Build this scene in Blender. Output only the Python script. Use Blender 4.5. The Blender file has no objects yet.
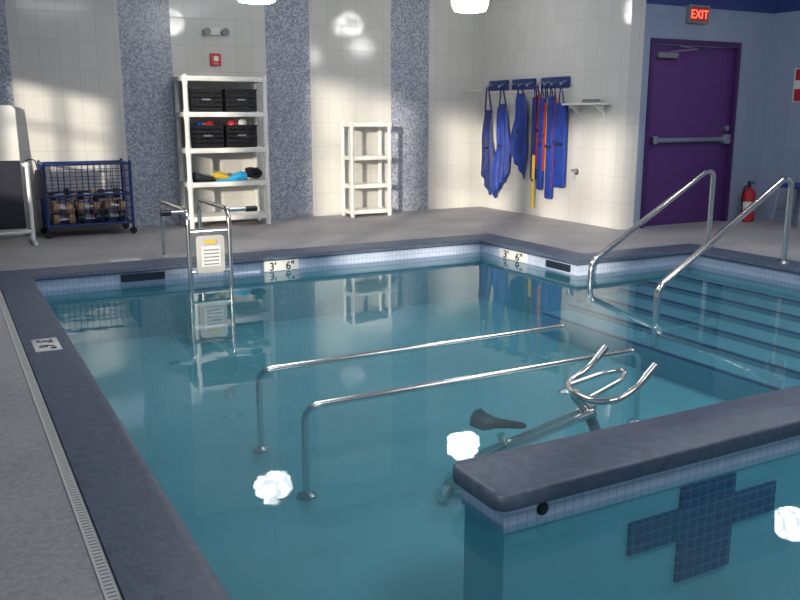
import bpy, bmesh, math, random
from mathutils import Vector, Matrix
random.seed(3)
scene=bpy.context.scene
col=scene.collection
scene.view_settings.view_transform='Standard'

# ---------------------------------------------------------------- materials
def newmat(name):
    m=bpy.data.materials.new(name); m.use_nodes=True
    nt=m.node_tree
    b=nt.nodes['Principled BSDF']
    return m,nt,b
def N(nt,t,**kw):
    n=nt.nodes.new(t)
    for k,v in kw.items(): setattr(n,k,v)
    return n
def mth(nt,op,a,b=None,c=None):
    n=nt.nodes.new('ShaderNodeMath'); n.operation=op
    for i,v in enumerate((a,b,c)):
        if v is None: continue
        if isinstance(v,(int,float)): n.inputs[i].default_value=v
        else: nt.links.new(v,n.inputs[i])
    return n.outputs[0]
def mixc(nt,f,a,b):
    n=nt.nodes.new('ShaderNodeMix'); n.data_type='RGBA'
    for s,v in (('Factor',f),('A',a),('B',b)):
        i=[q for q in n.inputs if q.name==s and (q.type=='RGBA' if s!='Factor' else q.type=='VALUE')][0]
        if isinstance(v,(int,float)): i.default_value=v
        elif isinstance(v,tuple): i.default_value=(*v[:3],1)
        else: nt.links.new(v,i)
    return [o for o in n.outputs if o.type=='RGBA'][0]
def pm(name,c,rough=.5,metal=0,nscale=8,namt=.12,bump=0,bscale=60,coat=0,emit=None,es=0):
    m,nt,b=newmat(name)
    tc=N(nt,'ShaderNodeTexCoord'); no=N(nt,'ShaderNodeTexNoise'); no.inputs['Scale'].default_value=nscale
    no.inputs['Detail'].default_value=5
    nt.links.new(tc.outputs['Object'],no.inputs['Vector'])
    lo=tuple(x*(1-namt) for x in c); hi=tuple(min(1,x*(1+namt)) for x in c)
    mr=N(nt,'ShaderNodeMapRange'); mr.inputs[1].default_value=.3; mr.inputs[2].default_value=.7
    nt.links.new(no.outputs[0],mr.inputs[0])
    o=mixc(nt,mr.outputs[0],lo,hi)
    nt.links.new(o,b.inputs['Base Color'])
    b.inputs['Roughness'].default_value=rough; b.inputs['Metallic'].default_value=metal
    b.inputs['Coat Weight'].default_value=coat
    if emit: b.inputs['Emission Color'].default_value=(*emit,1); b.inputs['Emission Strength'].default_value=es
    if bump:
        n2=N(nt,'ShaderNodeTexNoise'); n2.inputs['Scale'].default_value=bscale
        nt.links.new(tc.outputs['Object'],n2.inputs['Vector'])
        bp=N(nt,'ShaderNodeBump'); bp.inputs['Strength'].default_value=bump; bp.inputs['Distance'].default_value=.005
        nt.links.new(n2.outputs[0],bp.inputs['Height']); nt.links.new(bp.outputs[0],b.inputs['Normal'])
    return m

def wall_uv(nt):
    tc=N(nt,'ShaderNodeTexCoord'); s=N(nt,'ShaderNodeSeparateXYZ'); nt.links.new(tc.outputs['Object'],s.inputs[0])
    u=mth(nt,'ADD',s.outputs[0],s.outputs[1])
    cb=N(nt,'ShaderNodeCombineXYZ'); nt.links.new(u,cb.inputs[0]); nt.links.new(s.outputs[2],cb.inputs[1])
    return s,u,cb.outputs[0]
def brick(nt,vec,w,h,mort,c1,c2,cm,off=0.0):
    b=N(nt,'ShaderNodeTexBrick'); b.offset=off; b.squash=1
    b.inputs['Scale'].default_value=1; b.inputs['Brick Width'].default_value=w; b.inputs['Row Height'].default_value=h
    b.inputs['Mortar Size'].default_value=mort; b.inputs['Mortar Smooth'].default_value=.2
    b.inputs['Color1'].default_value=(*c1,1); b.inputs['Color2'].default_value=(*c2,1); b.inputs['Mortar'].default_value=(*cm,1)
    nt.links.new(vec,b.inputs['Vector']); return b
def tilemat(name,w,h,mort,c1,c2,cm,rough=.12,topcol=None,topz=2.5,stripes=False,bmp=.25):
    m,nt,b=newmat(name)
    s,u,vec=wall_uv(nt)
    br=brick(nt,vec,w,h,mort,c1,c2,cm)
    colo=br.outputs['Color']
    rgh=mth(nt,'ADD',rough,mth(nt,'MULTIPLY',br.outputs['Fac'],.3))
    if stripes:
        mod=mth(nt,'MODULO',mth(nt,'ADD',s.outputs[0],1.73*3-.22),1.73)
        mask=mth(nt,'LESS_THAN',mod,.58)
        def snap(o): return mth(nt,'FLOOR',mth(nt,'DIVIDE',o,.019))
        cb=N(nt,'ShaderNodeCombineXYZ'); nt.links.new(snap(u),cb.inputs[0]); nt.links.new(snap(s.outputs[2]),cb.inputs[1])
        wn=N(nt,'ShaderNodeTexWhiteNoise'); wn.noise_dimensions='2D'; nt.links.new(cb.outputs[0],wn.inputs['Vector'])
        cr=N(nt,'ShaderNodeValToRGB'); e=cr.color_ramp; e.interpolation='CONSTANT'
        e.elements[0].color=(.20,.23,.31,1); e.elements[0].position=0
        e.elements[1].color=(.44,.47,.52,1); e.elements[1].position=.75
        x=e.elements.new(.2); x.color=(.27,.30,.38,1)
        x=e.elements.new(.45); x.color=(.34,.37,.44,1)
        nt.links.new(wn.outputs['Value'],cr.inputs[0])
        mosaic=cr.outputs[0]
        colo=mixc(nt,mask,colo,mosaic)
        rgh=mth(nt,'ADD',rgh,mth(nt,'MULTIPLY',mask,.22))
    if topcol:
        mk=mth(nt,'GREATER_THAN',s.outputs[2],topz)
        colo=mixc(nt,mk,colo,topcol)
        rgh=mth(nt,'ADD',rgh,mth(nt,'MULTIPLY',mk,.5))
    nt.links.new(colo,b.inputs['Base Color']); nt.links.new(rgh,b.inputs['Roughness'])
    no=N(nt,'ShaderNodeTexNoise'); no.inputs['Scale'].default_value=4
    hgt=mth(nt,'SUBTRACT',mth(nt,'MULTIPLY',no.outputs[0],.25),br.outputs['Fac'])
    bp=N(nt,'ShaderNodeBump'); bp.inputs['Strength'].default_value=bmp; bp.inputs['Distance'].default_value=.003
    nt.links.new(hgt,bp.inputs['Height']); nt.links.new(bp.outputs[0],b.inputs['Normal'])
    return m

M={}
M['wall']=tilemat('white_wall_tile',.2,.3,.003,(.65,.64,.61),(.62,.61,.58),(.47,.46,.44),.09,stripes=True)
M['wall2']=tilemat('cream_wall_tile',.2,.3,.003,(.65,.645,.63),(.62,.615,.60),(.47,.47,.46),.09)
M['wall3']=tilemat('lavender_wall_tile',.2,.3,.0025,(.28,.34,.46),(.26,.32,.44),(.23,.27,.37),.2,topcol=(.03,.05,.20),topz=2.5)
M['paint']=pm('painted_wall',(.5,.5,.52),.7,bump=.1)
M['ceil']=pm('ceiling_paint',(.45,.47,.5),.8,bump=.1)
M['band']=tilemat('waterline_tile',.042,.042,.0022,(.58,.65,.78),(.51,.59,.76),(.30,.37,.55),.15)
M['cross']=tilemat('navy_mosaic_tile',.05,.045,.003,(.001,.006,.13),(.002,.010,.17),(.05,.20,.36),.2)
M['basin']=pm('pool_plaster',(.135,.42,.49),.6,nscale=1.2,namt=.12)
M['step']=pm('step_plaster_dimmed',(.10,.33,.41),.6,nscale=1.2,namt=.08)  # pool plaster darkened in colour so shallow treads look less bright
M['divider']=pm('divider_plaster_lightened',(.25,.62,.71),.6,nscale=1.2,namt=.08)  # pool plaster lightened in colour to make up for the poorly lit face
M['nosing']=pm('step_nosing_tile',(.004,.025,.12),.4)
M['white']=pm('white_plastic',(.80,.79,.75),.35,namt=.04)
M['pvc']=pm('white_pvc_pipe',(.8,.8,.8),.3,namt=.03)
M['black']=pm('black_plastic',(.008,.008,.010),.4)
M['dark']=pm('dark_fabric',(.015,.017,.03),.8,bump=.3)
M['chrome']=pm('polished_steel',(.78,.76,.73),.18,1,namt=.03)
M['steel']=pm('brushed_steel',(.55,.56,.58),.3,1,namt=.05)
M['purple']=pm('purple_door_paint',(.098,.034,.18),.35,namt=.05)
M['purple2']=pm('purple_frame_paint',(.060,.02,.115),.35,namt=.05)
M['red']=pm('red_enamel',(.42,.02,.03),.3,namt=.05)
M['alarm']=pm('red_alarm_plastic',(.65,.04,.04),.4,namt=.05)
M['blue']=pm('blue_nylon',(.007,.035,.26),.6,nscale=14,namt=.35,bump=.3)
M['navy']=pm('navy_nylon',(.006,.018,.13),.6,nscale=14,namt=.4,bump=.3)
M['bluepaint']=pm('blue_powder_coat',(.01,.035,.17),.35)
M['yellow']=pm('yellow_foam',(.7,.48,.05),.7,bump=.2)
M['tan']=pm('tan_foam',(.42,.26,.13),.8,bump=.2)
M['cyan']=pm('cyan_rubber',(.02,.38,.7),.4)
M['glassled']=pm('frosted_lens',(.8,.8,.8),.2)
def lampmat():
    m,nt,b=newmat('faceted_glowing_glass')
    tc=N(nt,'ShaderNodeTexCoord'); v=N(nt,'ShaderNodeTexVoronoi'); v.inputs['Scale'].default_value=11
    nt.links.new(tc.outputs['Object'],v.inputs['Vector'])
    mr=N(nt,'ShaderNodeMapRange'); mr.inputs[1].default_value=.15; mr.inputs[2].default_value=.62; mr.inputs[3].default_value=38; mr.inputs[4].default_value=8
    nt.links.new(v.outputs['Distance'],mr.inputs[0]); nt.links.new(mr.outputs[0],b.inputs['Emission Strength'])
    b.inputs['Emission Color'].default_value=(1,.98,.93,1); b.inputs['Base Color'].default_value=(.9,.9,.9,1)
    return m
M['lamp']=lampmat()
M['exitface']=pm('exit_sign_face',(.2,.06,.06),.4,emit=(.6,.10,.09),es=.12)
M['exitred']=pm('exit_letter_glow',(.9,.05,.03),.4,emit=(1,.08,.04),es=3.0)
M['ink']=pm('black_ink',(.01,.01,.01),.5)
M['plaque']=pm('white_ceramic_plaque',(.75,.75,.73),.25,namt=.03)
M['panel']=pm('grey_white_panel',(.48,.48,.46),.4,namt=.06)
M['opening_shade']=pm('dark_opening',(.01,.02,.04),.5)  # shade inside the skimmer mouths as a plain dark colour
M['grey']=pm('grey_metal_paint',(.22,.23,.26),.4)
# deck concrete
def deckmat():
    m,nt,b=newmat('deck_concrete')
    tc=N(nt,'ShaderNodeTexCoord')
    a=N(nt,'ShaderNodeTexNoise'); a.inputs['Scale'].default_value=1.3; a.inputs['Detail'].default_value=4
    c=N(nt,'ShaderNodeTexNoise'); c.inputs['Scale'].default_value=38; c.inputs['Detail'].default_value=6; c.inputs['Roughness'].default_value=.75
    for n in (a,c): nt.links.new(tc.outputs['Object'],n.inputs['Vector'])
    f=mth(nt,'ADD',mth(nt,'MULTIPLY',a.outputs[0],.5),mth(nt,'MULTIPLY',c.outputs[0],.8))
    mr=N(nt,'ShaderNodeMapRange'); mr.inputs[1].default_value=.45; mr.inputs[2].default_value=.85
    nt.links.new(f,mr.inputs[0])
    o=mixc(nt,mr.outputs[0],(.235,.225,.24),(.46,.445,.45))
    nt.links.new(o,b.inputs['Base Color']); b.inputs['Roughness'].default_value=.6
    bp=N(nt,'ShaderNodeBump'); bp.inputs['Strength'].default_value=.35; bp.inputs['Distance'].default_value=.004
    nt.links.new(c.outputs[0],bp.inputs['Height']); nt.links.new(bp.outputs[0],b.inputs['Normal'])
    return m
M['deck']=deckmat()
M['coping']=pm('slate_blue_coping',(.070,.094,.145),.45,nscale=22,namt=.24,bump=.3,bscale=60)
def gratemat():
    m,nt,b=newmat('drain_grate_slots')
    tc=N(nt,'ShaderNodeTexCoord'); s=N(nt,'ShaderNodeSeparateXYZ'); nt.links.new(tc.outputs['Object'],s.inputs[0])
    a=mth(nt,'LESS_THAN',mth(nt,'MODULO',mth(nt,'ADD',s.outputs[1],10),.022),.008)
    e=mth(nt,'LESS_THAN',mth(nt,'ABSOLUTE',mth(nt,'SUBTRACT',s.outputs[0],.305)),.012)
    o=mixc(nt,mth(nt,'MULTIPLY',a,e),(.60,.59,.56),(.18,.18,.18))
    nt.links.new(o,b.inputs['Base Color']); b.inputs['Roughness'].default_value=.5
    return m
M['grate']=gratemat()
def watermat():
    m=bpy.data.materials.new('pool_water'); m.use_nodes=True; nt=m.node_tree; nt.nodes.clear()
    out=N(nt,'ShaderNodeOutputMaterial'); mix=N(nt,'ShaderNodeMixShader'); turb=N(nt,'ShaderNodeMixShader')
    tr=N(nt,'ShaderNodeBsdfTransparent'); tr.inputs[0].default_value=(.86,.95,.96,1)
    df=N(nt,'ShaderNodeBsdfDiffuse'); df.inputs[0].default_value=(.13,.33,.39,1)
    turb.inputs[0].default_value=.15
    gl=N(nt,'ShaderNodeBsdfGlossy'); gl.inputs['Roughness'].default_value=.022; gl.inputs[0].default_value=(.92,.95,1,1)
    fr=N(nt,'ShaderNodeFresnel'); fr.inputs[0].default_value=1.33
    tc=N(nt,'ShaderNodeTexCoord')
    n1=N(nt,'ShaderNodeTexNoise'); n1.inputs['Scale'].default_value=1.8; n1.inputs['Detail'].default_value=1
    n2=N(nt,'ShaderNodeTexNoise'); n2.inputs['Scale'].default_value=9; n2.inputs['Detail'].default_value=1
    for n in (n1,n2): nt.links.new(tc.outputs['Object'],n.inputs['Vector'])
    h=mth(nt,'ADD',n1.outputs[0],mth(nt,'MULTIPLY',n2.outputs[0],.16))
    bp=N(nt,'ShaderNodeBump'); bp.inputs['Strength'].default_value=.19; bp.inputs['Distance'].default_value=.012
    nt.links.new(h,bp.inputs['Height'])
    nt.links.new(bp.outputs[0],gl.inputs['Normal']); nt.links.new(bp.outputs[0],fr.inputs['Normal'])
    nt.links.new(tr.outputs[0],turb.inputs[1]); nt.links.new(df.outputs[0],turb.inputs[2])
    nt.links.new(fr.outputs[0],mix.inputs[0]); nt.links.new(turb.outputs[0],mix.inputs[1]); nt.links.new(gl.outputs[0],mix.inputs[2])
    nt.links.new(mix.outputs[0],out.inputs[0])
    return m
M['water']=watermat()

# ---------------------------------------------------------------- geometry builder
def fillet_path(pts,r,n=6):
    pts=[Vector(p) for p in pts]
    if r<=0 or len(pts)<3: return pts
    out=[pts[0]]
    for i in range(1,len(pts)-1):
        a,b,c=pts[i-1],pts[i],pts[i+1]
        d1=(a-b); d2=(c-b); rr=min(r,d1.length*.49,d2.length*.49)
        p=b+d1.normalized()*rr; q=b+d2.normalized()*rr
        for k in range(n+1):
            t=k/n; out.append(p*(1-t)**2+b*2*t*(1-t)+q*t*t)
    out.append(pts[-1]); return out
class G:
    def __init__(s): s.bm=bmesh.new()
    def box(s,x0,x1,y0,y1,z0,z1,bev=0,rot=None):
        r=bmesh.ops.create_cube(s.bm,size=1,matrix=Matrix.Translation(((x0+x1)/2,(y0+y1)/2,(z0+z1)/2))@Matrix.Diagonal((abs(x1-x0),abs(y1-y0),abs(z1-z0),1)))
        vs=r['verts']
        if bev:
            es=list({e for v in vs for e in v.link_edges})
            rb=bmesh.ops.bevel(s.bm,geom=es,offset=bev,segments=2,profile=.5,affect='EDGES')
            vs=[v for v in rb['verts']]
        if rot:
            bmesh.ops.transform(s.bm,matrix=rot,verts=list(vs))
        return s
    def rings(s,rings,closed=False,caps=True):
        R=[[s.bm.verts.new(p) for p in r] for r in rings]
        n=len(R[0]); m=len(R)
        for i in range(m if closed else m-1):
            a=R[i]; b=R[(i+1)%m]
            for k in range(n):
                s.bm.faces.new((a[k],a[(k+1)%n],b[(k+1)%n],b[k]))
        if caps and not closed:
            s.bm.faces.new(list(reversed(R[0]))); s.bm.faces.new(R[-1])
        return s
    def tube(s,pts,r,seg=10,fillet=0,closed=False,r1=None):
        P=fillet_path(pts,fillet) if not closed else [Vector(p) for p in pts]
        m=len(P); T=[]
        for i in range(m):
            if closed: t=P[(i+1)%m]-P[i-1]
            elif i==0: t=P[1]-P[0]
            elif i==m-1: t=P[-1]-P[-2]
            else: t=(P[i+1]-P[i]).normalized()+(P[i]-P[i-1]).normalized()
            T.append(t.normalized())
        up=Vector((0,0,1)) if abs(T[0].z)<.9 else Vector((1,0,0))
        n=(up-T[0]*up.dot(T[0])).normalized(); rings=[]
        for i in range(m):
            n=(n-T[i]*n.dot(T[i])).normalized(); b=T[i].cross(n)
            rr=r if r1 is None else r+(r1-r)*i/(m-1)
            rings.append([P[i]+(n*math.cos(2*math.pi*k/seg)+b*math.sin(2*math.pi*k/seg))*rr for k in range(seg)])
        return s.rings(rings,closed=closed)
    def cyl(s,p0,p1,r,r1=None,seg=20): return s.tube([p0,p1],r,seg,r1=r1 if r1 is not None else None)
    def lathe(s,prof,c=(0,0,0),seg=24,axis='z',flute=0):
        c=Vector(c); rings=[]
        for r,z in prof:
            ring=[]
            for k in range(seg):
                a=2*math.pi*k/seg; rr=max(r,.0005)*(1+flute*(1 if k%2 else -1))
                x,y=rr*math.cos(a),rr*math.sin(a)
                p={'z':(x,y,z),'x':(z,x,y),'y':(y,z,x)}[axis]
                ring.append(c+Vector(p))
            rings.append(ring)
        return s.rings(rings)
    def sphere(s,c,r,sc=(1,1,1)):
        bmesh.ops.create_uvsphere(s.bm,u_segments=20,v_segments=12,radius=r,matrix=Matrix.Translation(c)@Matrix.Diagonal((*sc,1))); return s
    def prism(s,outl,z0,z1,bev=0,mat=None):
        vs=[s.bm.verts.new((x,y,z0)) for x,y in outl]
        f=s.bm.faces.new(vs)
        r=bmesh.ops.extrude_face_region(s.bm,geom=[f])
        nv=[v for v in r['geom'] if isinstance(v,bmesh.types.BMVert)]
        bmesh.ops.translate(s.bm,vec=(0,0,z1-z0),verts=nv)
        allv=vs+nv
        if bev:
            top=[e for e in {e for v in allv for e in v.link_edges} if abs(e.verts[0].co.z-e.verts[1].co.z)<1e-6]
            rb=bmesh.ops.bevel(s.bm,geom=top,offset=bev,segments=3,profile=.5,affect='EDGES')
            allv=list(set([v for v in allv if v.is_valid]+rb['verts']))
        if mat: bmesh.ops.transform(s.bm,matrix=mat,verts=allv)
        return s
    def mesh(s,name,smooth=True,up=False):
        bmesh.ops.recalc_face_normals(s.bm,faces=s.bm.faces)
        if up:
            s.bm.normal_update()
            bmesh.ops.reverse_faces(s.bm,faces=[f for f in s.bm.faces if f.normal.z<0])
        me=bpy.data.meshes.new(name); s.bm.to_mesh(me); s.bm.free()
        if smooth and len(me.polygons):
            me.polygons.foreach_set('use_smooth',[True]*len(me.polygons)); me.set_sharp_from_angle(angle=math.radians(35))
        return me
def thing(name,label,cat,loc,group=None):
    e=bpy.data.objects.new(name,None); e.empty_display_size=.1; e.location=loc
    e['label']=label; e['category']=cat
    if group: e['group']=group
    col.objects.link(e); return e
def part(g,name,mat,parent,label=None,smooth=True):
    me=g.mesh(name,smooth); me.materials.append(M[mat]); o=bpy.data.objects.new(name,me); col.objects.link(o)
    o.parent=parent
    if parent.type=='EMPTY': o.matrix_parent_inverse=Matrix.Translation(-parent.location)
    if label: o['label']=label
    return o
def solo(g,name,mat,label,cat,origin=None,group=None,kind=None,smooth=True,up=False):
    me=g.mesh(name,smooth,up); me.materials.append(M[mat]); o=bpy.data.objects.new(name,me); col.objects.link(o)
    if origin is not None:
        me.transform(Matrix.Translation(-Vector(origin))); o.location=origin
    o['label']=label; o['category']=cat
    if group: o['group']=group
    if kind: o['kind']=kind
    return o
def struct(g,name,mat,label=None,smooth=False):
    me=g.mesh(name,smooth); me.materials.append(M[mat]); o=bpy.data.objects.new(name,me); col.objects.link(o)
    o['kind']='structure'; o['label']=label or name.replace('_',' '); o['category']=name.split('_')[0]
    return o
def dup(t,loc,rot=None,label=None):
    n=t.copy(); n.location=loc
    if rot is not None: n.rotation_euler=rot
    if label: n['label']=label
    col.objects.link(n)
    def rec(a,b):
        for c in list(a.children):
            k=c.copy(); k.parent=b; k.matrix_parent_inverse=c.matrix_parent_inverse.copy(); col.objects.link(k); rec(c,k)
    rec(t,n); return n
def text(body,size,pos,xa,ya,mat,parent,name='lettering',ext=.001,bold=0,sp=1):
    cu=bpy.data.curves.new('t','FONT'); cu.body=body; cu.size=size; cu.align_x='CENTER'; cu.align_y='CENTER'; cu.extrude=ext; cu.offset=bold; cu.space_character=sp
    to=bpy.data.objects.new('t',cu); col.objects.link(to)
    bpy.context.view_layer.update()
    me=bpy.data.meshes.new_from_object(to.evaluated_get(bpy.context.evaluated_depsgraph_get()))
    bpy.data.objects.remove(to)
    vx=[v.co.x for v in me.vertices]; vy=[v.co.y for v in me.vertices]
    me.transform(Matrix.Translation((-(min(vx)+max(vx))/2,-(min(vy)+max(vy))/2,0)))
    xa=Vector(xa);ya=Vector(ya);za=xa.cross(ya)
    mt=Matrix(((xa.x,ya.x,za.x,pos[0]),(xa.y,ya.y,za.y,pos[1]),(xa.z,ya.z,za.z,pos[2]),(0,0,0,1)))
    me.transform(mt); me.materials.clear(); me.materials.append(M[mat])
    o=bpy.data.objects.new(name,me); col.objects.link(o); o.parent=parent
    if parent.type=='EMPTY': o.matrix_parent_inverse=Matrix.Translation(-parent.location)
    return o

# ---------------------------------------------------------------- room shell
H=3.6; XL=-2.5; XR=9.15; YB=10.3; YF=-3.0; XW=6.87; YD=7.4
# pool loops
IN=[(.57,.3),(.57,7.45),(5.0,7.45),(5.0,5.9),(6.4,5.9),(6.4,2.4),(5.0,2.4),(5.0,.3)]
# outward normals of edge i (from vertex i to i+1)
NR=[(-1,0),(0,1),(1,0),(0,1),(1,0),(0,-1),(1,0),(0,-1)]
WD=[.24,.35,.32,.30,.32,.30,.32,.30]
def off(i,d,full=False):
    n1=NR[i-1]; n2=NR[i]; w1,w2=(WD[i-1],WD[i]) if full else (d,d)
    x,y=IN[i]
    if n1==n2: return (x+n1[0]*w1,y+n1[1]*w1)
    return (x+n1[0]*w1+n2[0]*w2, y+n1[1]*w1+n2[1]*w2)
def loop(prof,g):
    L=[]
    for d,z in prof:
        L.append([Vector((*(off(i,0,True) if d=='w' else off(i,d)),z)) for i in range(8)])
    R=[[g.bm.verts.new(p) for p in r] for r in L]
    for a,b in zip(R[:-1],R[1:]):
        for k in range(8): g.bm.faces.new((a[k],a[(k+1)%8],b[(k+1)%8],b[k]))
    return g
# deck floor with the pool opening
g=G()
outer=[off(i,0,True) for i in range(8)]
xs=sorted({XL,XR}|{p[0] for p in outer}); ys=sorted({YF,YB}|{p[1] for p in outer})
def inside(x,y):
    c=False; n=8
    for i in range(n):
        x1,y1=outer[i];x2,y2=outer[(i+1)%n]
        if (y1>y)!=(y2>y) and x<(x2-x1)*(y-y1)/(y2-y1)+x1: c=not c
    return c
vm={}
def gv(x,y):
    if (x,y) not in vm: vm[(x,y)]=g.bm.verts.new((x,y,0))
    return vm[(x,y)]
for i in range(len(xs)-1):
    for j in range(len(ys)-1):
        if not inside((xs[i]+xs[i+1])/2,(ys[j]+ys[j+1])/2):
            g.bm.faces.new((gv(xs[i],ys[j]),gv(xs[i+1],ys[j]),gv(xs[i+1],ys[j+1]),gv(xs[i],ys[j+1])))
struct(g,'floor','deck','grey textured concrete pool deck')
g=G(); g.box(XL-.2,XW,YB,YB+.2,0,H); struct(g,'wall_back','wall','cream tiled wall with grey mosaic stripes')
g=G(); g.box(XW,XW+.2,YD,YB+.2,0,H); struct(g,'wall_side','wall2','cream tiled wall')
DX0,DX1,DZ=7.17,8.62,2.14
g=G(); g.box(XW+.2,DX0,YD,YD+.2,0,H); g.box(DX1,XR,YD,YD+.2,0,H); g.box(DX0,DX1,YD,YD+.2,DZ,H)
struct(g,'wall_entry','wall3','lavender tiled wall with blue band above')
g=G(); g.box(XR,XR+.2,YF-.2,YD+.2,0,H); struct(g,'wall_right','wall3','lavender tiled wall')
g=G(); g.box(XL,XR,YF-.2,YF,0,H); struct(g,'wall_front','paint')
WIN=[(5.85,7.0,1.15,2.45),(4.05,4.9,1.0,3.0),(1.9,3.5,.9,3.3),(.0,1.6,.9,3.3),(-2.2,-.4,.9,3.3)]
g=G(); y=YF-.2
for (a,b,z0,z1) in sorted(WIN):
    g.box(XL-.2,XL,y,a,0,H); g.box(XL-.2,XL,a,b,0,z0); g.box(XL-.2,XL,a,b,z1,H); y=b
g.box(XL-.2,XL,y,YB,0,H); struct(g,'wall_left','paint')
for k,(a,b,z0,z1) in enumerate(WIN):
    g=G(); x0,x1=XL-.14,XL-.08; t=.05
    g.box(x0,x1,a,b,z0,z0+t); g.box(x0,x1,a,b,z1-t,z1); g.box(x0,x1,a,a+t,z0+t,z1-t); g.box(x0,x1,b-t,b,z0+t,z1-t)
    m=(a+b)/2; g.box(x0,x1,m-t/2,m+t/2,z0+t,z1-t); zz=z0+(z1-z0)*.62; g.box(x0+.005,x1-.005,a+t,b-t,zz,zz+.04)
    struct(g,'window_%d'%(k+1),'white','white framed window')
g=G(); g.box(XL-.2,XR+.2,YF-.2,YB+.2,H,H+.15); struct(g,'ceiling','ceil')

# ---------------------------------------------------------------- door
fr=G(); fr.box(DX0,DX0+.05,YD-.02,YD+.13,0,DZ); fr.box(DX1-.05,DX1,YD-.02,YD+.13,0,DZ); fr.box(DX0+.05,DX1-.05,YD-.02,YD+.13,DZ-.06,DZ)
dr=G(); dr.box(DX0+.055,DX1-.055,YD+.03,YD+.08,.01,DZ-.065,.004)
door=solo(dr,'door_1','purple','purple steel exit door with push bar','door'); door['kind']='structure'
part(fr,'door_frame','purple2',door)
pb=G(); pb.box(DX0+.16,DX1-.12,YD-.035,YD-.005,.985,1.035,.008); pb.box(DX0+.10,DX0+.17,YD-.045,YD+.03,.965,1.055,.008); pb.box(DX1-.2,DX1-.09,YD-.045,YD+.03,.955,1.065,.008)
part(pb,'push_bar','steel',door,'brushed steel push bar')
lk=G(); lk.lathe([(.0,-.03),(.03,-.03),(.035,0),(.035,.02)],(DX1-.13,YD+.01,1.14),axis='y'); part(lk,'door_lock','steel',door)
cl=G(); cl.box(DX0+.12,DX0+.42,YD-.03,YD+.03,1.93,1.99,.008); cl.tube([(DX0+.3,YD-.02,2.0),(DX0+.62,YD-.12,2.03),(DX0+.42,YD-.03,2.07)],.01); part(cl,'door_closer','grey',door)
for z in (.3,1.1,1.85):
    hg=G(); hg.cyl((DX0+.055,YD+.02,z-.06),(DX0+.055,YD+.02,z+.06),.012); part(hg,'hinge','steel',door)

# ---------------------------------------------------------------- pool
pool=thing('swimming_pool','sunken therapy pool with dark slate coping and pale tile waterline','pool',(2.8,4,0))
ZW=-.13; ZF=-.62
g=loop([(0,-.03),(-.018,-.03),(-.026,-.018),(-.02,-.002),(0,.008),(.02,.012),('w',.012),('w',-.03)],G()); part(g,'coping','coping',pool,'dark slate-blue coping edge')
g=loop([(.003,-.02),(.003,-.17)],G()); part(g,'tile_band','band',pool,'band of small pale blue tiles',smooth=False)
g=loop([(.003,-.17),(.01,-.18),(.012,ZF)],G())
vs=[g.bm.verts.new((x,y,ZF)) for x,y in ((.5,.2),(6.5,.2),(6.5,7.5),(.5,7.5))]; g.bm.faces.new(vs)
part(g,'basin','basin',pool,'teal plaster basin',smooth=False)
# steps
for i in range(6):
    x1=6.41-i*.3; zt=-.20-i*.045
    g=G(); g.box(x1-.3,x1,2.57 if i>4 else 2.41,5.89,ZF,zt); st=part(g,'step','step',pool,smooth=False)
    g=G(); g.box(x1-.304,x1-.276,2.57 if i>4 else 2.41,5.89,zt-.010,zt+.003); part(g,'step_edge','nosing',st,'thin dark blue step edge',smooth=False)
# divider wall
g=G(); g.box(1.64,5.0,2.265,2.525,ZF,-.15); dv=part(g,'divider_wall','divider',pool,smooth=False)
g=G(); g.box(1.632,5.0,2.257,2.533,-.15,-.05); part(g,'tile_band','band',dv,smooth=False)
def rrect(x0,x1,y0,y1,r,n=6,right=True):
    o=[]
    cs=[(x1-r,y1-r,0),(x0+r,y1-r,90),(x0+r,y0+r,180),(x1-r,y0+r,270)]
    for cx,cy,a in cs:
        if not right and a in (0,270):
            o.append((x1,y1 if a==0 else y0)); continue
        for k in range(n+1):
            t=math.radians(a+90*k/n); o.append((cx+r*math.cos(t),cy+r*math.sin(t)))
    return o
g=G(); g.prism(rrect(1.585,4.99,2.225,2.57,.06,right=False),-.055,.014,.013); part(g,'coping','coping',dv,'thick dark slate coping slab with rounded end')
g=G(); g.box(2.23,3.07,2.252,2.2645,-.39,-.255); g.box(2.50,2.81,2.252,2.2645,-.255,-.165); g.box(2.50,2.81,2.252,2.2645,-.58,-.39)
part(g,'cross_marking','cross',dv,'navy tile cross',smooth=False)
g=G(); g.lathe([(.0,-.012),(.014,-.012),(.018,-.008),(.024,-.006),(.026,.0)],(1.80,2.257,-.09),axis='y'); part(g,'return_fitting','black',dv,'small dark round water jet')
# skimmer openings: flat dark plates stand in for the shade inside
g=G(); g.box(1.29,1.66,7.44,7.452,-.11,-.045); part(g,'skimmer_opening','opening_shade',pool)
g=G(); g.box(4.99,5.002,6.0,6.35,-.11,-.045); part(g,'skimmer_opening','opening_shade',pool)
# depth markers
g=G(); g.box(2.57,2.92,7.441,7.452,-.127,-.032); dm=part(g,'depth_marker','plaque',pool,'white plaque reading 3\'6"')
for s_,dx in (("3'",-.085),('6"',.085)): text(s_,.105,(2.745+dx,7.438,-.083),(1,0,0),(0,0,1),'ink',dm,bold=.001)
g=G(); g.box(4.992,5.002,6.66,7.12,-.127,-.032); dm=part(g,'depth_marker','plaque',pool,'white plaque reading 3\'6"')
for s_,dy in (("3'",.11),('6"',-.11)): text(s_,.105,(4.989,6.89+dy,-.083),(0,-1.35,0),(0,0,1),'ink',dm,bold=.001)
g=G(); g.box(.375,.515,4.95,5.24,.006,.0165,.002); dm=part(g,'depth_marker','plaque',pool,'white coping plaque reading 3\'6"')
for s_,dy in (("3'",.065),('6"',-.065)): text(s_,.12,(.445,5.095+dy,.0175),(0,-1,0),(1,0,0),'ink',dm,bold=.001)
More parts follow.
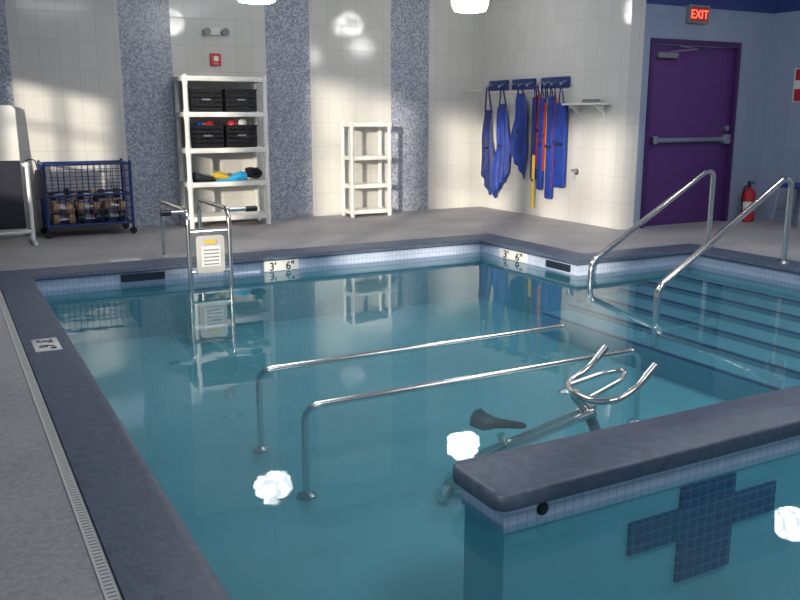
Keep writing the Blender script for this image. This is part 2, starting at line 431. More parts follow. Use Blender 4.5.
g=G(); g.box(1.30,1.56,7.90,8.02,-.005,.004); solo(g,'depth_marker_tile','plaque','pale depth plaque set in the deck behind the pool','sign',origin=(1.43,7.96,0))
# water
g=G()
pts=[(x,y) for x,y in IN]; g.bm.faces.new([g.bm.verts.new((x,y,ZW)) for x,y in pts])
w=solo(g,'pool_water','water','calm teal pool water reflecting the room','water',kind='stuff',smooth=False,up=True)
# drain grate
g=G(); g.box(.285,.325,-1.0,9.0,-.01,.004); solo(g,'drain_grate','grate','long white slotted deck drain beside the coping','drain',smooth=False)

# parallel bars
for k,(yb,lab) in enumerate(((4.50,'steel parallel bar farther from divider wall'),(3.80,'steel parallel bar nearer to divider wall'))):
    t=thing('exercise_bar',lab,'pool bar',(2.63,yb,ZF),group='parallel bars in the pool')
    g=G(); g.tube([(1.50,yb,ZF+.005),(1.50,yb,-.135),(3.75,yb,-.135),(3.75,yb,ZF+.005)],.0195,12,fillet=.09); part(g,'rail','chrome',t)
    for x in (1.50,3.75):
        g=G(); g.lathe([(.02,.03),(.028,.028),(.05,.012),(.052,0)],(x,yb,ZF),20); part(g,'floor_flange','steel',t)

# stair handrails
for (lx,ly,ux,uy,zb) in ((4.98,5.7,6.78,6.02,-.38),(4.66,4.58,6.56,4.96,-.425)):
    t=thing('stair_handrail','polished steel handrail sloping down into the pool','handrail',(ux,uy,0),group='stair handrails')
    g=G(); dx,dy=ux-lx,uy-ly
    g.tube([(lx,ly,zb),(lx,ly,.03),(lx+dx*.93,ly+dy*.93,.76),(ux,uy,.74),(ux,uy,0)],.0255,12,fillet=.09); part(g,'rail','chrome',t)
    g=G(); g.lathe([(.025,.03),(.035,.028),(.055,.008),(.057,.001)],(ux,uy,0),20); part(g,'floor_flange','steel',t)

# grab-rail ladder unit at far edge
t=thing('pool_ladder','steel pool ladder with arched grab rails and white instruction panel','pool ladder',(1.95,7.9,0))
for x in (1.78,2.13):
    g=G(); g.tube([(x,7.02,ZF+.01),(x,7.02,.52),(x,7.95,.52),(x,7.95,0)],.02,12,fillet=.12); part(g,'grab_rail','chrome',t)
    g=G(); g.lathe([(.02,.025),(.05,.008),(.05,0)],(x,7.95,0),16); part(g,'floor_flange','steel',t)
for z in (-.28,-.48):
    g=G(); g.box(1.79,2.12,6.96,7.07,z-.012,z+.012,.005); part(g,'ladder_tread','white',t)
g=G(); g.prism([(x,y) for x,y in rrect(-.12,.12,-.16,.16,.03)],-.015,.015,.006,mat=Matrix.Translation((1.955,7.0,.15))@Matrix.Rotation(math.radians(90),4,'X')); pn=part(g,'instruction_panel','panel',t,'pale grey panel with warning label')
g=G(); g.box(1.90,2.00,6.978,6.986,.245,.275); part(g,'warning_label','yellow',pn,'small yellow warning label')
g=G(); g.box(1.875,2.035,6.979,6.986,.05,.22); nb=part(g,'notice_sheet','plaque',pn,'white printed notice')
for z in (.19,.16,.13,.10,.07): 
    g=G(); g.box(1.89,2.02,6.975,6.980,z-.005,z+.005); part(g,'printed_line','grey',pn)
for z in (.34,.0):
    g=G(); g.tube([(1.78,7.02,z),(2.13,7.02,z)],.014); part(g,'cross_bar','chrome',t)
for x0,x1 in ((1.76,1.60),(2.15,2.36)):
    g=G(); g.cyl((x0,7.05,.51),(x1,7.05,.51),.017); part(g,'side_handle','steel',t)
    g=G(); g.cyl(((x0+x1*2)/3,7.05,.51),(x1+(.03 if x1>2 else -.03),7.05,.51),.024); part(g,'rubber_grip','black',t,'black rubber grip')

# ---------------------------------------------------------------- aquatic bike
t=thing('aquatic_exercise_bike','submerged steel aquatic exercise bike with curved handlebar','exercise bike',(2.5,3.15,ZF))
S=Vector((2.36,3.32,0)); Hd=Vector((2.72,3.0,0)); ax=(Hd-S).normalized(); sd=Vector((-ax.y,ax.x,0))
def P(a,b,z): v=S+ax*a+sd*b; return (v.x,v.y,z)
g=G(); g.tube([P(-.27,-.14,ZF+.03),P(-.27,.14,ZF+.03)],.027,12); part(g,'rear_foot','chrome',t)
g=G(); g.tube([P(.62,-.2,ZF+.03),P(.62,.2,ZF+.03)],.025,12); part(g,'front_foot','chrome',t)
g=G(); g.tube([P(-.27,0,ZF+.04),P(.2,0,ZF+.10),P(.62,0,ZF+.04)],.024,12,fillet=.1)
part(g,'base_frame','chrome',t)
for b in (-.05,.05):
    g=G(); g.tube([P(-.14,b,-.43),P(.46,b,-.10)],.021,12); part(g,'main_tube','chrome',t)
g=G(); g.tube([P(-.14,0,-.43),P(-.27,0,ZF+.04)],.021,12); part(g,'rear_stay','chrome',t)
g=G(); g.tube([P(-.20,0,ZF+.06),P(.30,0,-.30)],.018,12); part(g,'cross_stay','chrome',t)
g=G(); g.tube([P(.62,0,ZF+.04),P(.42,0,-.10)],.028,12); part(g,'front_fork','grey',t)
g=G(); g.tube([P(.12,0,ZF+.1),P(0,0,-.27)],.02,12); part(g,'seat_post','chrome',t)
# saddle loft
g=G(); rings=[]
for a,w,h in ((-.14,.02,.01),(-.13,.095,.03),(-.10,.115,.04),(-.06,.09,.038),(-.01,.042,.03),(.05,.025,.025),(.10,.022,.022),(.13,.017,.018),(.14,.006,.008)):
    r=[]
    for k in range(14):
        th=2*math.pi*k/14; r.append(Vector(P(a-.01,w*math.cos(th),-.22+(.02 if a<-.08 else 0)+h*math.sin(th)*(1 if math.sin(th)>0 else .7))))
    rings.append(r)
g.rings(rings); part(g,'saddle','black',t,'black padded saddle')
g=G(); g.tube([P(.2,-.07,ZF+.2),P(.2,.07,ZF+.2)],.015); g.tube([P(.2,.07,ZF+.2),P(.32,.08,ZF+.27)],.012); g.tube([P(.2,-.07,ZF+.2),P(.08,-.08,ZF+.13)],.012); ck=part(g,'crank','steel',t)
for a,b,z in ((.32,.13,ZF+.27),(.08,-.13,ZF+.13)):
    g=G(); c=P(a,b,z); g.box(c[0]-.05,c[0]+.05,c[1]-.04,c[1]+.04,z-.012,z+.012,.005); part(g,'pedal','black',t)
g=G(); g.tube([P(.44,0,-.13),(2.60,3.05,-.03),(2.60,3.05,.0)],.022,12,fillet=.04); part(g,'handlebar_stem','chrome',t)
g=G()
g.tube([(2.93,3.22,.12),(2.80,3.20,.03),(2.66,3.17,.0),(2.585,3.06,-.01),(2.58,2.90,-.01),(2.66,2.83,0),(2.79,2.845,.03),(2.92,2.86,.12)],.016,12,fillet=.07)
part(g,'handlebar','chrome',t,'curved handlebar with open raised ends')
g=G(); g.tube([(2.63,3.13,.0),(2.86,3.13,.03),(2.95,3.08,.045),(2.86,3.0,.03),(2.60,2.94,-.005)],.013,12,fillet=.08)
part(g,'inner_handlebar','chrome',t)
for tip,inn in (((2.94,3.222,.128),(2.87,3.21,.078)),((2.93,2.862,.128),(2.86,2.855,.078))):
    g=G(); g.cyl(tip,inn,.0185); part(g,'hand_grip','steel',t)

# ---------------------------------------------------------------- pendant lamps
def pendant(loc):
    t=thing('pendant_lamp','glowing fluted white glass pendant lamp hanging over the pool','lamp',loc,group='pendant lamps')
    x,y,z=loc
    g=G(); g.lathe([(.10,-.16),(.17,-.15),(.2,-.08),(.205,.0),(.19,.06),(.13,.12),(.07,.15)],(x,y,z),12,flute=.05); part(g,'lamp_shade','lamp',t,'glowing fluted glass shade')
    g=G(); g.lathe([(.07,.15),(.08,.16),(.06,.24),(.02,.26)],(x,y,z),20); part(g,'socket','grey',t)
    g=G(); g.cyl((x,y,z+.25),(x,y,H-.03+.08),.008,seg=8); part(g,'hanging_rod','grey',t)
    return t
L0=pendant((2.95,8.47,2.60))
dup(L0,(5.57,8.65,2.61)); dup(L0,(7.45,5.2,2.60)); dup(L0,(7.6,2.2,2.60)); L0.location.z=2.54

# ---------------------------------------------------------------- tall shelf unit
def shelf_unit(name,label,x0,x1,y0,y1,zs,mat,post=.035,th=.035):
    t=thing(name,label,'shelf',((x0+x1)/2,(y0+y1)/2,0))
    for z in zs:
        g=G(); g.box(x0,x1,y0,y0+.03,z-th,z,.004); g.box(x0,x1,y1-.03,y1,z-th,z,.004); g.box(x0,x0+.03,y0+.03,y1-.03,z-th,z,.004); g.box(x1-.03,x1,y0+.03,y1-.03,z-th,z,.004)
        n=9
        for k in range(n):
            yy=y0+.03+(y1-y0-.06)*(k+.5)/n; wv=(y1-y0-.06)/n*.4
            g.box(x0+.03,x1-.03,yy-wv,yy+wv,z-.012,z)
        part(g,'shelf_board',mat,t)
    zt=zs[-1]
    for x in (x0+post/2,x1-post/2):
        for y in (y0+post/2,y1-post/2):
            g=G()
            zz=[0]+list(zs)
            prof=[(post*.55,.0)]
            for a,b in zip(zz[:-1],zz[1:]):
                if b-th-a>.1: prof+=[(post*.48,a+.05),(post*.48,b-th-.05)]
                prof+=[(post*.6,b-th),(post*.6,b)]
            prof+=[(post*.3,zt+.02)]
            g.lathe(prof,(x,y,0),12); part(g,'post',mat,t)
    return t
SX0,SX1,SY0,SY1=2.52,3.51,9.82,10.26
shelf_unit('storage_shelf','tall white plastic five-tier storage shelf against tiled wall',SX0,SX1,SY0,SY1,(.13,.53,.92,1.33,1.73),'white',.06,.055)
shelf_unit('storage_shelf','short empty white plastic four-tier shelf against wall',4.64,5.23,9.93,10.25,(.09,.42,.78,1.20),'white',.05,.05)

def crate(loc,label):
    x,y,z=loc; w,dp,h=.18,.14,.25
    t=thing('storage_crate',label,'crate',loc,group='black crates on the shelf')
    g=G(); g.box(x-w,x+w,y-dp,y+dp,z+.001,z+.012)
    for a in (-1,1):
        for k in range(5):
            zz=z+.012+k*.052
            g.box(x-w,x+w,y+a*dp-.006,y+a*dp+.006,zz,zz+(.036 if k<4 else .03)); g.box(x+a*w-.006,x+a*w+.006,y-dp,y+dp,zz,zz+(.036 if k<4 else .03))
        for k in range(7):
            xx=x-w+2*w*k/6; g.box(xx-.006,xx+.006,y+a*dp-.005,y+a*dp+.005,z+.01,z+h)
            yy=y-dp+2*dp*k/6; g.box(x+a*w-.005,x+a*w+.005,yy-.006,yy+.006,z+.01,z+h)
    part(g,'crate_body','black',t,smooth=False)
    g=G(); g.box(x-w-.012,x+w+.012,y-dp-.012,y-dp,z+h-.005,z+h+.012); g.box(x-w-.012,x+w+.012,y+dp,y+dp+.012,z+h-.005,z+h+.012); g.box(x-w-.012,x-w,y-dp,y+dp,z+h-.005,z+h+.012); g.box(x+w,x+w+.012,y-dp,y+dp,z+h-.005,z+h+.012)
    part(g,'crate_rim','black',t,smooth=False)
    g=G(); g.box(x-.05,x+.05,y-dp-.010,y-dp-.006,z+.13,z+.15); part(g,'crate_label','grey',t,'small pale label')
    return t
c0=crate((2.80,10.05,1.331),'black plastic crate on the upper shelf')
dup(c0,(3.22,10.05,1.331)); dup(c0,(2.80,10.05,.921),label='black plastic crate holding toys'); dup(c0,(3.21,10.05,.921),label='black plastic crate holding red and white balls')
for (x,y,z,r,m,lb) in ((3.12,9.99,1.18,.06,'red','red play ball in a black crate'),(3.25,9.99,1.20,.055,'white','white play ball in a black crate'),(3.28,10.12,1.18,.06,'red','red play ball in a black crate'),(2.72,9.99,1.16,.06,'blue','blue play ball in a black crate'),(2.86,10.0,1.17,.06,'red','red play ball in a black crate of toys')):
    t=thing('play_ball',lb,'ball',(x,y,z),group='balls in crates')
    g=G(); g.sphere((x,y,z),r); part(g,'ball_shell',m,t)
    g=G(); g.lathe([(.003,0),(.007,.001),(.007,.003)],(x,y,z+r-.001),8); part(g,'inflation_valve','black',t)
# items on third shelf
def shoe(loc,rot,mat,label):
    x,y,z=loc; t=thing('water_shoe',label,'shoe',loc,group='water shoes on the shelf')
    g=G(); rings=[]
    for a,w,h in ((-.13,.02,.05),(-.12,.035,.09),(-.07,.038,.105),(-.02,.036,.085),(.04,.043,.06),(.09,.046,.045),(.125,.035,.035),(.14,.012,.02)):
        rings.append([Vector((x+a,y+w*math.cos(2*math.pi*k/14),z+.008+max(0,h*(.5+.5*math.sin(2*math.pi*k/14))))) for k in range(14)])
    g.rings(rings); part(g,'shoe_upper',mat,t)
    g=G(); g.prism([(x+p,y+q) for p,q in ((-.135,-.02),(-.11,-.038),(0,-.034),(.08,-.047),(.13,-.03),(.145,0),(.13,.03),(.08,.047),(0,.034),(-.11,.038),(-.135,.02))],z+.0005,z+.012); part(g,'sole','black',t)
    t.rotation_euler=(0,0,rot); return t
shoe((2.73,9.93,.53),0,'dark','dark rubber water shoe'); shoe((2.73,10.08,.53),0,'dark','dark rubber water shoe')
def fin(loc,rot,mat,label,tilt=0,pk='black'):
    x,y,z=loc; t=thing('swim_fin',label,'fin',loc,group='swim fins on the shelf')
    g=G(); g.prism([(x+p,y+q) for p,q in ((.0,-.045),(.1,-.05),(.22,-.072),(.24,-.05),(.235,0),(.24,.05),(.22,.072),(.1,.05),(0,.045))],z+.002,z+.02,.004); part(g,'fin_blade',mat,t)
    g=G(); rings=[]
    for a,w,h in ((-.14,.02,.05),(-.13,.04,.09),(-.07,.045,.11),(-.01,.05,.09),(.05,.045,.055),(.1,.03,.03)):
        rings.append([Vector((x+a,y+w*math.cos(2*math.pi*k/12),z+.002+h*(.5+.5*math.sin(2*math.pi*k/12)))) for k in range(12)])
    g.rings(rings); part(g,'foot_pocket',pk,t)
    t.rotation_euler=(0,tilt,rot)
fin((3.12,9.93,.53),math.pi,'cyan','bright blue rubber swim fin',pk='cyan'); fin((3.03,10.10,.53),0,'yellow','bright yellow rubber swim fin',pk='yellow')
t=thing('rolled_float_belt','rolled black foam float belt','belt',(3.37,10.02,.53))
g=G(); sp=[]
for k in range(44):
    a=k*.35; r=.02+.0033*k*.4; sp.append((3.365+r*1.12*math.cos(a),9.93,.53+.075+r*.82*math.sin(a)))
rings=[]
for (px,py,pz) in sp:
    v=Vector((px-3.365,0,pz-.605)).normalized()*.010
    rings.append([Vector((px,9.92,pz))-v,Vector((px,9.92,pz))+v,Vector((px,10.12,pz))+v,Vector((px,10.12,pz))-v])
g.rings(rings); part(g,'foam_belt','dark',t); g=G(); g.box(3.33,3.40,9.905,9.92,.64,.68,.004); part(g,'buckle','black',t)

# ---------------------------------------------------------------- blue cart with dumbbells
CX0,CX1,CY0,CY1,CZ0,CZ1=.98,1.86,9.72,10.2,.13,.78
t=thing('wire_cart','blue wire rolling cart filled with foam dumbbells','cart',((CX0+CX1)/2,9.96,0))
g=G()
for x in (CX0,CX1):
    for y in (CY0,CY1): g.cyl((x,y,.09),(x,y,CZ1+.03),.016,seg=10)
for z in (CZ0,CZ1,.45):
    g.tube([(CX0,CY0,z),(CX1,CY0,z)],.012); g.tube([(CX0,CY1,z),(CX1,CY1,z)],.012); g.tube([(CX0,CY0,z),(CX0,CY1,z)],.012); g.tube([(CX1,CY0,z),(CX1,CY1,z)],.012)
part(g,'cart_frame','bluepaint',t)
g=G()
for y in (CY0,CY1):
    for k in range(1,14): x=CX0+(CX1-CX0)*k/14; g.cyl((x,y,CZ0),(x,y,CZ1),.0035,seg=6)
    for k in range(1,8): z=CZ0+(CZ1-CZ0)*k/8; g.cyl((CX0,y,z),(CX1,y,z),.0035,seg=6)
for x in (CX0,CX1):
    for k in range(1,8): y=CY0+(CY1-CY0)*k/8; g.cyl((x,y,CZ0),(x,y,CZ1),.0035,seg=6)
    for k in range(1,8): z=CZ0+(CZ1-CZ0)*k/8; g.cyl((x,CY0,z),(x,CY1,z),.0035,seg=6)
part(g,'wire_mesh','bluepaint',t)
g=G(); g.box(CX0,CX1,CY0,CY1,CZ0-.01,CZ0+.003); part(g,'cart_floor','bluepaint',t)
for x in (CX0,CX1):
    for y in (CY0+.02,CY1-.02):
        g=G(); g.lathe([(.0,-.012),(.038,-.012),(.04,-.008),(.04,.008),(.038,.012),(0,.012)],(x,y,.041),18,axis='y'); g.box(x-.012,x+.012,y-.016,y+.016,.06,.095); part(g,'caster','black',t)
def dumbbell(loc,m):
    x,y,z=loc; t=thing('foam_dumbbell','%s foam aquatic dumbbell in a wire cart'%('tan' if m=='tan' else 'black'),'dumbbell',loc,group='foam dumbbells in the cart')
    g=G(); g.cyl((x-.11,y,z),(x+.11,y,z),.013); part(g,'handle','white',t)
    for a in (-1,1):
        g=G(); g.lathe([(.03,-.032),(.052,-.027),(.056,0),(.052,.027),(.03,.032)],(x+a*.08,y,z),16,axis='x'); part(g,'foam_weight',m,t)
    return t
protos=[dumbbell((1.15,9.81,CZ0+.061),'tan'),dumbbell((1.42,9.82,CZ0+.061),'black')]
for lay in range(3):
    for row in range(3):
        for cc in range(3):
            if lay==0 and row==0 and cc<2: continue
            if lay==2 and random.random()<.5: continue
            pr=protos[1] if random.random()<.32 else protos[0]
            a=random.uniform(-.3,.3)
            dup(pr,(1.15+cc*.265+random.uniform(-.01,.01),9.825+row*.136,CZ0+.061+lay*.119+random.uniform(0,.012)),(random.uniform(-.1,.1),random.uniform(-.18,.18) if lay else 0,a if lay else a*.3))

# ---------------------------------------------------------------- white pvc rack with black mats
t=thing('pvc_rack','white pipe rack draped with black mats','rack',(.45,9.45,0))
g=G()
for x in (.12,.80):
    g.tube([(x,9.25,.022),(x,9.75,.022)],.022); g.tube([(x,9.5,.02),(x,9.5,.80)],.022)
g.tube([(.12,9.5,.80),(.80,9.5,.80)],.022); g.tube([(.12,9.5,.12),(.80,9.5,.12)],.022); part(g,'pipe_frame','pvc',t)
for x in (.12,.80):
    g=G(); g.sphere((x,9.5,.80),.03); part(g,'elbow_joint','pvc',t)
def mat_fold(x0,x1,zb,lab):
    t=thing('exercise_mat',lab,'mat',((x0+x1)/2,9.5,.8),group='mats on the rack')
    g=G(); prof=[(9.46,zb),(9.465,.5),(9.467,.79),(9.48,.826),(9.5,.836),(9.52,.826),(9.533,.79),(9.54,.5),(9.545,zb+.05)]
    rings=[]
    for i,(y,z) in enumerate(prof):
        dy=.008 if y>9.5 else -.008 if y<9.5 else 0; dz=.01 if 2<i<6 else 0
        rings.append([Vector((x0,y,z)),Vector((x1,y,z)),Vector((x1,y+dy,z+dz)),Vector((x0,y+dy,z+dz))])
    g.rings(rings); part(g,'mat_foam','dark',t); g=G(); g.box(x0,x1,9.444,9.452,zb+.02,zb+.05); part(g,'edge_binding','black',t)
mat_fold(.16,.45,.2,'black foam mat folded over a white pipe rack'); mat_fold(.47,.74,.16,'black foam mat folded over a white pipe rack')
# bag hanging on the rack corner
t=thing('drawstring_bag','small dark drawstring bag hung beside the rack','bag',(.90,9.46,.5))
g=G(); g.lathe([(.01,-.16),(.05,-.16),(.065,-.1),(.06,0),(.035,.1),(.03,.13)],(.90,9.46,.62),14); part(g,'bag_body','dark',t); g=G(); g.tube([(.90,9.46,.73),(.88,9.46,.85),(.82,9.46,.86),(.79,9.5,.84)],.006,8,fillet=.03); part(g,'drawstring','black',t)
g=G(); g.prism(rrect(-.38,.38,-.70,.70,.06),-.03,.03,.012,mat=Matrix.Translation((.42,10.19,.70))@Matrix.Rotation(math.radians(87),4,'X')); 
solo(g,'foam_board','white','bright white foam board leaning against the tiled wall','board',origin=(.42,10.2,0))

# ---------------------------------------------------------------- wall items
t=thing('fire_alarm','red fire alarm strobe mounted above the shelf','fire alarm',(3.04,YB,1.94))
g=G(); g.box(2.975,3.105,YB-.04,YB,1.87,2.01,.008); part(g,'alarm_body','alarm',t)
g=G(); g.box(3.01,3.07,YB-.065,YB-.04,1.92,1.98,.01); part(g,'strobe_lens','glassled',t); text('FIRE',.035,(3.04,YB-.043,1.89),(1,0,0),(0,0,1),'plaque',t)
t=thing('emergency_light','white twin-head emergency light on the tiled wall','emergency light',(3.04,YB,2.24))
g=G(); g.box(2.97,3.11,YB-.05,YB,2.22,2.30,.01); part(g,'light_housing','white',t)
for x in (2.93,3.15):
    g=G(); g.tube([(3.04+(x-3.04)*.5,YB-.03,2.25),(x,YB-.07,2.25)],.01); g.lathe([(.025,.03),(.04,.0),(.045,-.05),(.0,-.05)],(x,YB-.07,2.25),18,axis='y'); part(g,'lamp_head','grey',t)
# exit sign
t=thing('exit_sign','lit exit sign with red letters above the purple door','sign',(7.84,YD,2.42))
g=G(); g.box(7.68,8.00,YD-.06,YD,2.32,2.52,.006); part(g,'sign_housing','grey',t)
g=G(); g.box(7.70,7.98,YD-.064,YD-.058,2.34,2.50); part(g,'sign_face','exitface',t)
text('EXIT',.135,(7.84,YD-.067,2.42),(1,0,0),(0,0,1),'exitred',t,ext=.002)
# red notice
t=thing('safety_sign','red and white rectangular safety sign on wall','sign',(XR,6.95,1.6))
g=G(); g.box(XR-.008,XR,6.75,7.02,1.45,1.84); part(g,'sign_board','plaque',t)
for za,zb in ((1.70,1.83),(1.46,1.60)):
    g=G(); g.box(XR-.012,XR-.008,6.77,7.00,za,zb); part(g,'red_panel','red',t)
# extinguisher
ex,ey=8.82,7.26
t=thing('fire_extinguisher','red fire extinguisher standing beside the purple door','fire extinguisher',(ex,ey,0))
g=G(); g.lathe([(.06,.0),(.083,.008),(.085,.03),(.085,.33),(.074,.38),(.037,.41),(.03,.425)],(ex,ey,0),24); part(g,'cylinder_body','red',t)
g=G(); g.lathe([(.0855,.14),(.0855,.25)],(ex,ey,0),24); part(g,'label_band','plaque',t)
g=G(); g.cyl((ex,ey,.42),(ex,ey,.455),.02); g.box(ex-.02,ex+.09,ey-.012,ey+.012,.46,.472,.003); g.box(ex-.02,ex+.08,ey-.012,ey+.012,.49,.50,.003); g.box(ex-.02,ex-.005,ey-.012,ey+.012,.445,.50); part(g,'valve_handle','black',t)
g=G(); g.tube([(ex-.02,ey,.445),(ex-.09,ey,.43),(ex-.115,ey,.26),(ex-.10,ey,.12)],.010,8,fillet=.06); part(g,'hose','black',t)
# small wall shelf on side wall
t=thing('wall_shelf','small white wall shelf with soap dispenser','shelf',(XW,7.98,1.42))
g=G(); g.box(XW-.2,XW,7.66,8.3,1.41,1.435,.005); part(g,'shelf_board','white',t)
for y in (7.76,8.2):
    g=G(); g.prism([(0,0),(.16,0),(.0,-.13)],-.008,.008,mat=Matrix.Translation((XW,y,1.41))@Matrix.Rotation(math.radians(90),4,'X')@Matrix.Rotation(math.radians(180),4,'Y')); part(g,'bracket','white',t)
t=thing('small_box','small grey plastic box on a wall shelf','box',(XW-.1,7.9,1.435)); g=G(); g.box(XW-.16,XW-.04,7.80,7.98,1.436,1.48,.006); part(g,'box_body','grey',t); g=G(); g.box(XW-.165,XW-.035,7.795,7.985,1.48,1.49,.003); part(g,'box_lid','white',t)
t=thing('hose_valve','small chrome valve mounted low on the tiled wall','valve',(XW,8.2,.6))
g=G(); g.lathe([(.04,0),(.04,-.01),(.015,-.02),(.015,-.06)],(XW,8.2,.62),16,axis='x'); part(g,'valve_body','steel',t); g=G(); g.tube([(XW-.05,8.2,.62),(XW-.05,8.2,.52)],.01); part(g,'spout','steel',t)
g=G(); g.tube([(XW-.055,8.15,.64),(XW-.055,8.25,.64)],.008); part(g,'lever','steel',t)
# hook rails and hanging gear
g=G(); g.box(XW-.018,XW,8.36,10.28,1.585,1.63,.004); solo(g,'mounting_rail','white','long white mounting rail on the tiled wall','rail',origin=(XW,9.3,1.6))
# small white wire rack on the back wall beside the corner
t=thing('wire_shelf','small white wire shelf at the wall corner','shelf',(6.68,YB,1.6))
g=G(); g.tube([(6.52,YB-.005,1.62),(6.52,YB-.18,1.62),(6.84,YB-.18,1.62),(6.84,YB-.005,1.62)],.008,8,fillet=.02); part(g,'rim_wire','white',t)
for k in range(6):
    g=G(); x=6.55+k*.05; g.cyl((x,YB-.005,1.617),(x,YB-.178,1.617),.004,seg=6); part(g,'cross_wire','white',t)
def hook_board(y0,y1,hy):
    t=thing('hook_board','dark blue board with coat hooks on a wall rail','hook board',(XW,(y0+y1)/2,1.68),group='hook boards')
    g=G(); g.box(XW-.04,XW-.018,y0,y1,1.62,1.755,.005); part(g,'board','bluepaint',t)
    for y in hy:
        g=G(); g.tube([(XW-.04,y,1.70),(XW-.10,y,1.69),(XW-.13,y,1.65),(XW-.135,y,1.69)],.008,8,fillet=.03); part(g,'hook','steel',t)
hook_board(9.64,10.09,(9.72,10.0)); hook_board(9.05,9.55,(9.10,9.27,9.48)); hook_board(8.38,8.93,(8.42,8.6,8.74,8.88))
def cloth(g,cy,cx,zt,zb,prof,th,folds=4,slant=.0,ph=0,n=18,seg=32):
    rings=[]
    for i in range(n+1):
        t=i/n
        for (a,wa),(b,wb) in zip(prof[:-1],prof[1:]):
            if a<=t<=b: w=wa+(wb-wa)*(t-a)/(b-a); break
        z=zt+(zb-zt)*t; r=[]
        for k in range(seg):
            a=2*math.pi*k/seg; y=w*math.cos(a)
            x=th*(.5+.5*min(1,t*4))*math.sin(a)+.018*math.sin(y*folds*16+ph+t*2)*min(1,t*3)
            r.append(Vector((cx-x,cy+y+.015*math.sin(t*7+ph),z+slant*math.cos(a)*t*t+.02*math.sin(y*26+ph)*t)))
        rings.append(r)
    g.rings(rings)
def garment(cy,zh,zt,zb,prof,mat,label,slant=0,ph=0,th=.026):
    t=thing('flotation_vest',label,'vest',(XW-.11,cy,zb),group='vests hanging on hooks')
    g=G(); cloth(g,cy,XW-.10,zt,zb,prof,th,slant=slant,ph=ph); part(g,'vest_body',mat,t)
    g=G(); g.tube([(XW-.10,cy-.08,zt-.04),(XW-.12,cy-.02,zh),(XW-.12,cy+.02,zh),(XW-.10,cy+.08,zt-.04)],.011,8,fillet=.03); part(g,'shoulder_strap','navy',t)
    g=G(); g.box(XW-.15,XW-.12,cy-.03,cy+.03,(zt+zb)/2-.015,(zt+zb)/2+.015,.004); part(g,'buckle','black',t)
garment(10.0,1.665,1.36,.34,[(0,.06),(.06,.09),(.35,.11),(.7,.15),(.94,.15),(1,.12)],'navy','navy flotation vest hanging from a hook',.14,0)
garment(9.66,1.665,1.44,.34,[(0,.07),(.08,.12),(.4,.14),(.7,.18),(.94,.175),(1,.14)],'blue','blue flotation vest hanging from a hook',-.16,1.4)
garment(9.26,1.665,1.57,.62,[(0,.07),(.08,.12),(.35,.14),(.7,.17),(.94,.165),(1,.13)],'blue','short blue flotation vest hanging from a hook',.14,2.5)
def belt(cy,zt,zb,w,mat,label,x=.10,th=.025):
    cy-=.10
    t=thing('float_belt',label,'float belt',(XW-x,cy,zb),group='float belts hanging on hooks')
    g=G(); g.prism(rrect(-w,w,zb,zt,min(w*.8,.03)),-th,th,.008 if w>.02 else .003,mat=Matrix.Translation((XW-x,cy,0))@Matrix(((0,0,1,0),(1,0,0,0),(0,1,0,0),(0,0,0,1)))); part(g,'foam_pad',mat,t)
    g=G(); g.tube([(XW-x,cy-w*.5,zt-.01),(XW-.125,cy,1.665),(XW-x,cy+w*.5,zt-.01)],.007,8,fillet=.02); part(g,'strap','navy',t)
    g=G(); g.box(XW-x-th-.012,XW-x-th+.002,cy-w*.7,cy+w*.7,(zt+zb)/2,(zt+zb)/2+.03,.003); part(g,'buckle','black',t)
belt(9.045,1.52,.48,.055,'navy','navy foam float belt',x=.09)
belt(8.99,.80,.12,.024,'yellow','long yellow foam float belt',x=.14,th=.01)
belt(8.97,1.56,.62,.018,'red','slim red foam float belt',th=.012)
belt(8.895,1.5,.36,.052,'blue','blue foam float belt'); belt(8.825,1.45,.60,.016,'red','slim red foam float belt',x=.10,th=.018)
belt(8.79,1.5,.30,.009,'yellow','slim yellow foam float belt',x=.10,th=.012)
belt(8.715,1.52,.26,.060,'blue','blue foam float belt'); belt(8.52,1.44,.42,.105,'blue','wide blue foam float belt',th=.025)
belt(8.64,1.5,.42,.007,'red','slim red foam float belt',x=.10,th=.012)

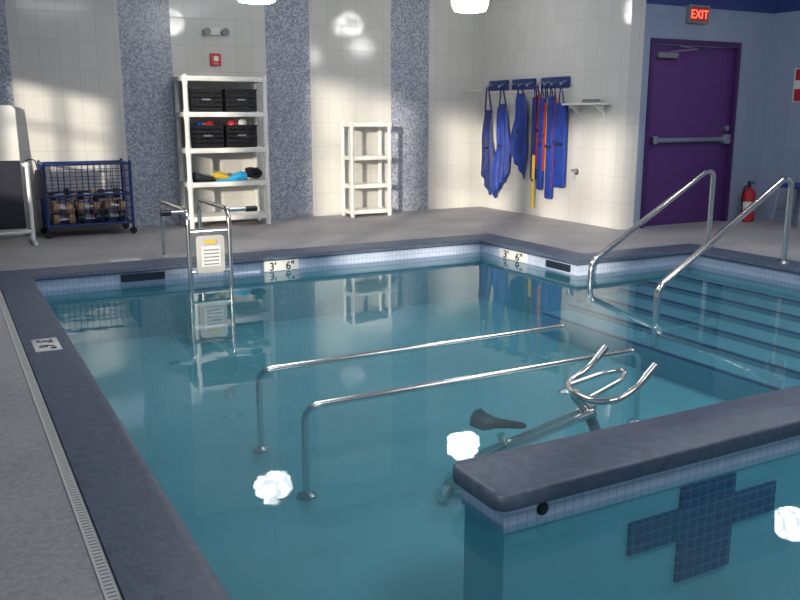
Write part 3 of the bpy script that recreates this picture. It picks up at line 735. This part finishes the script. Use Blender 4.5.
# shower stool at right
t=thing('shower_stool','steel-framed stool with blue seat beside the wall','stool',(8.95,6.65,0))
for a,b in ((-1,-1),(-1,1),(1,-1),(1,1)):
    g=G(); g.cyl((8.93+a*.19,6.65+b*.19,0),(8.93+a*.15,6.65+b*.15,.46),.012); part(g,'leg','steel',t)
g=G(); g.prism(rrect(8.75,9.11,6.47,6.83,.05),.46,.50,.012); part(g,'seat','blue',t)
g=G(); g.tube([(8.76,6.5,.18),(9.10,6.5,.18),(9.10,6.8,.18),(8.76,6.8,.18),(8.76,6.5,.18)],.009,8); part(g,'cross_brace','steel',t)

# ---------------------------------------------------------------- lights
def area(name,loc,size,e,c,rot=(0,0,0),sy=None):
    l=bpy.data.lights.new(name,'AREA'); l.energy=e; l.color=c; l.size=size
    if sy: l.shape='RECTANGLE'; l.size_y=sy
    o=bpy.data.objects.new(name,l); o.location=loc; o.rotation_euler=rot; col.objects.link(o); return o
for (x,y,e) in ((2.5,.2,46),(5.0,1.0,42),(2.4,5.9,68),(5.4,4.2,52)):
    area('overhead_fill',(x,y,H-.05),1.4,e,(.92,.95,1))  # unseen area lamps added overhead as fill, no fixtures behind them
sn=bpy.data.lights.new('sun','SUN'); sn.energy=5.0; sn.color=(1,.9,.75); sn.angle=math.radians(1.8)
so=bpy.data.objects.new('sun',sn); col.objects.link(so)
dvec=Vector((1,1,-.22)).normalized(); so.rotation_euler=dvec.to_track_quat('-Z','Y').to_euler()
wd=bpy.data.worlds.new('World'); scene.world=wd; wd.use_nodes=True
bg=wd.node_tree.nodes['Background']; bg.inputs[0].default_value=(.6,.75,1,1); bg.inputs[1].default_value=.75

# ---------------------------------------------------------------- camera
cam=bpy.data.cameras.new('camera'); cam.sensor_width=36; cam.lens=38.25
co=bpy.data.objects.new('camera',cam); col.objects.link(co)
yaw=math.radians(28.3); p=math.radians(12.3)
fw=Vector((math.sin(yaw)*math.cos(p),math.cos(yaw)*math.cos(p),-math.sin(p)))
co.location=(0,0,1.3); co.rotation_euler=fw.to_track_quat('-Z','Y').to_euler()
scene.camera=co
